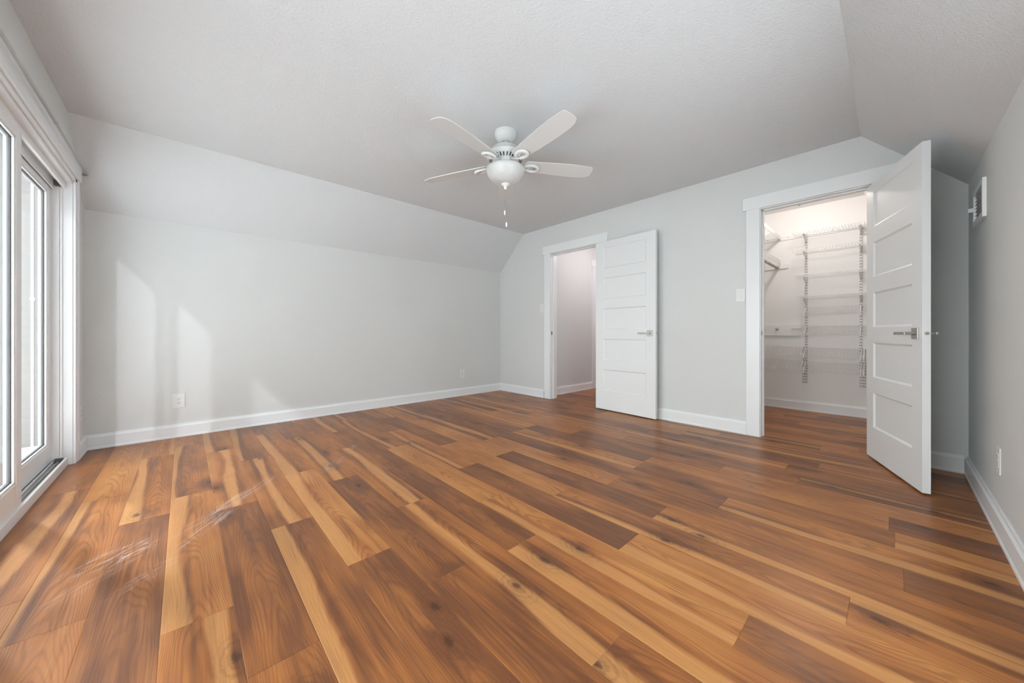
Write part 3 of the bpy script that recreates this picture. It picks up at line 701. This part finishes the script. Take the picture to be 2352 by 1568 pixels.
def slant_shelf(zb, drop, y0, y1, D, label, br):
    r = tag(empty('shoe_shelf', (XC - .016, (y0 + y1) / 2, zb)), label, 'wire shelf', 'slanted wire shoe shelves in the closet')
    h = (y1 - y0) / 2
    def deck(b):
        k = max(2, int(round((y1 - y0) / .0254)))
        for i in range(k + 1):
            y = -h + 2 * h * i / k
            tube(b, [(0, y, 0), (-D, y, -drop), (-D - .008, y, -drop + .022)], WR * .8, 5)
        for x, zz in ((-.002, -.002), (-D * .5, -drop * .5 - .003), (-D + .003, -drop - .002), (-D - .008, -drop + .022)): tube(b, [(x, -h, zz), (x, h, zz)], WR * 1.35, 6)
    one('wire_deck', deck, M['wire'], r)
    for ys in br:
        yy = ys - (y0 + y1) / 2
        def brk(b):
            prism(b, [(0, .0), (-.012, .0), (-D, -drop - .004), (-D, -drop - .016), (-.012, -.020), (-.012, -.100), (0, -.100)][:5] + [(0, -.03)], yy - .004, yy + .004, 'y')
            prism(b, [(0, -.012), (-.012, -.012), (-.012, -.105), (0, -.105)], yy - .006, yy + .006, 'y')
        one('bracket', brk, M['wire'], r)
    return r
names = ['topmost flat', 'second flat', 'third flat', 'fourth flat']
for z, nm in zip((2.098, 1.894, 1.601, 1.356), names):
    y0 = .125; y1 = {2.098: .800, 1.894: .800, 1.601: .787, 1.356: .755}[z]
    flat_shelf(z, y0, y1, .23, f'{nm} wire shelf from the top on the closet back wall')
slant_shelf(1.236, .098, .180, .716, .20, 'upper of the two slanted wire shelves at door handle height', (S1, S2))
slant_shelf(1.013, .100, .180, .716, .20, 'slanted wire shelf beside the white hook rail', (S1, S2))
slant_shelf(.756, .106, .217, .712, .20, 'upper of the two low slanted wire shelves between the uprights', (S1 + .004, S2 - .004))
slant_shelf(.592, .106, .217, .712, .20, 'lower of the two low slanted wire shelves between the uprights', (S1 + .004, S2 - .004))
slant_shelf(.762, .106, .716, 1.262, .20, 'upper low slanted wire shelf left of the uprights', (.728,))
slant_shelf(.600, .106, .716, 1.262, .20, 'lower low slanted wire shelf left of the uprights', (.728,))
slant_shelf(.756, .106, -.330, .213, .20, 'upper low slanted wire shelf right of the uprights, beside the door edge', (.206,))
slant_shelf(.592, .106, -.330, .213, .20, 'lower low slanted wire shelf right of the uprights, beside the door edge', (.206,))

# hang rail, cleat and hook rail on the back wall
hr = tag(empty('hang_rail', (XC, .58, 2.098)), 'thin white horizontal rail behind the topmost wire shelf', 'shelf rail')
one('rail', lambda b: box(b, (-.010, -.46, -.020), (0, .69, .020)), M['wire'], hr, bevel=.001)
for ysc in (.296, -.114, .50): one('rail_screw', lambda b: tube(b, [(-.0095, ysc, .009), (-.0125, ysc, .009)], .004, 8), M['gasket'], hr)
cl = tag(one('wall_cleat', lambda b: box(b, (-.018, -.2, -.026), (0, .2, .026)), M['closet'], bevel=.001), 'short white wooden cleat under the end of the lower left shelf', 'cleat'); cl.location = (XC, 1.068, 1.753)
hk = tag(empty('hook_rail', (XC, 1.0, .966)), 'wide white board with a round knob on the closet back wall', 'hook rail')
one('board', lambda b: box(b, (-.022, -.252, -.069), (0, .27, .069)), M['closet'], hk, bevel=.0015)
one('knob', lambda b: (tube(b, [(-.022, -.02, .015), (-.032, -.02, .015)], .008, 14), tube(b, [(-.030, -.02, .015), (-.036, -.02, .015), (-.046, -.02, .015), (-.050, -.02, .015)], [.011, .0155, .0145, .008], 18)), M['nickel'], hk, smooth=True)
one('peg', lambda b: (box(b, (-.034, -.245, .016), (-.026, -.165, .024)), box(b, (-.034, -.175, .010), (-.022, -.165, .026)), box(b, (-.034, -.247, .016), (-.020, -.240, .024))), M['wire'], hk, bevel=.001)

# shelves along the closet's left wall
def side_shelf(z, label, lip, rodz=None):
    y0, y1, x0, x1 = .948, CY1 - .004, 4.10, XC - .020
    r = tag(empty('closet_side_shelf', (x1, y1, z)), label, 'wire shelf')
    W, Lh = y1 - y0, x1 - x0
    def deck(b):
        k = int(Lh / .0254)
        for i in range(k + 1):
            x = -Lh * i / k; tube(b, [(x, 0, 0), (x, -W, 0), (x, -W, -lip)], WR * .8, 5)
        for y, zz in ((-.004, -.003), (-W * .5, -.003)): tube(b, [(0, y, zz), (-Lh, y, zz)], WR * 1.35, 6)
    one('wire_deck', deck, M['wire'], r)
    one('front_lip', lambda b: (box(b, (-Lh, -W - .003, -.006), (0, -W + .001, .004)), box(b, (-Lh, -W - .003, -lip - .004), (0, -W + .001, -lip + .006))) if rodz else box(b, (-Lh, -W - .003, -lip), (0, -W + .001, .004)), M['wire'], r)
    for x in (-.35, -.95):
        one('bracket', lambda b: prism(b, [(0, -.006), (-W + .01, -.006), (-W + .01, -.016), (0, -.25)][:3] + [(-.03, -.09), (0, -.09)], x - .004, x + .004), M['wire'], r)
    if rodz:
        for x in (-.012, -.62):
            one('rod_hook', lambda b: tube(b, [(x, -W, -lip), (x, -W + .004, rodz - z - .010), (x, -W + .030, rodz - z - .017), (x, -W + .052, rodz - z - .004)], .0035, 6), M['wire'], r)
    return r
side_shelf(2.125, 'upper white wire shelf along the closet left wall', .038)
side_shelf(1.824, 'lower white wire shelf along the closet left wall, above the hanging rod', .036, 1.737)
cr = tag(one('closet_rod', lambda b: tube(b, [(-1.30, 0, 0), (0, 0, 0)], .0145, 16), M['rodb'], smooth=True), 'round grey brown hanging rod under the lower left closet shelf', 'closet rod'); cr.location = (XC - .022, .977, 1.739)

# ------------------------------------------------------------------ outdoors
bm = B(); box(bm, (-4.5, 1.75, -.12), (-.722, 5.0, -.02)); struct(new('floor_balcony', bm, M['deck']), 'pale concrete balcony outside the glass door')
M['ground'] = mat('pale_ground', (0.72, 0.73, 0.74), 0.9, bump=(3, 0.3, 0.02))
bm = B(); box(bm, (-2.6, -6.3, -2.8), (12, -6.0, 4.2)); struct(new('wall_sun_block', bm, M['trim']), 'unseen pale wall added to block the low sun')  # added out of view to keep low sun out of the knee wall window
bm = B(); box(bm, (-30, -25, -3.0), (14, 30, -2.8)); struct(new('ground', bm, M['ground']), 'unseen pale ground added to set the daylight on the ceiling')  # unseen ground, put in to set how much light reaches the ceiling
bm = B(); box(bm, (-4.5, 4.9, -.1), (-.722, 5.1, 2.62)); struct(new('wall_outside', bm, M['brick']), 'pale painted brick wall outside the glass door')
dp = tag(one('conduit_pipe', lambda b: (tube(b, [(0, 0, -.02), (0, 0, 2.55)], .0075, 14), box(b, (-.012, -.004, 1.2), (.012, .012, 1.225))), M['vinyl'], bevel=.001), 'thin white pipe up the brick wall outside the glass door', 'pipe'); dp.location = (-.928, 4.888, 0)
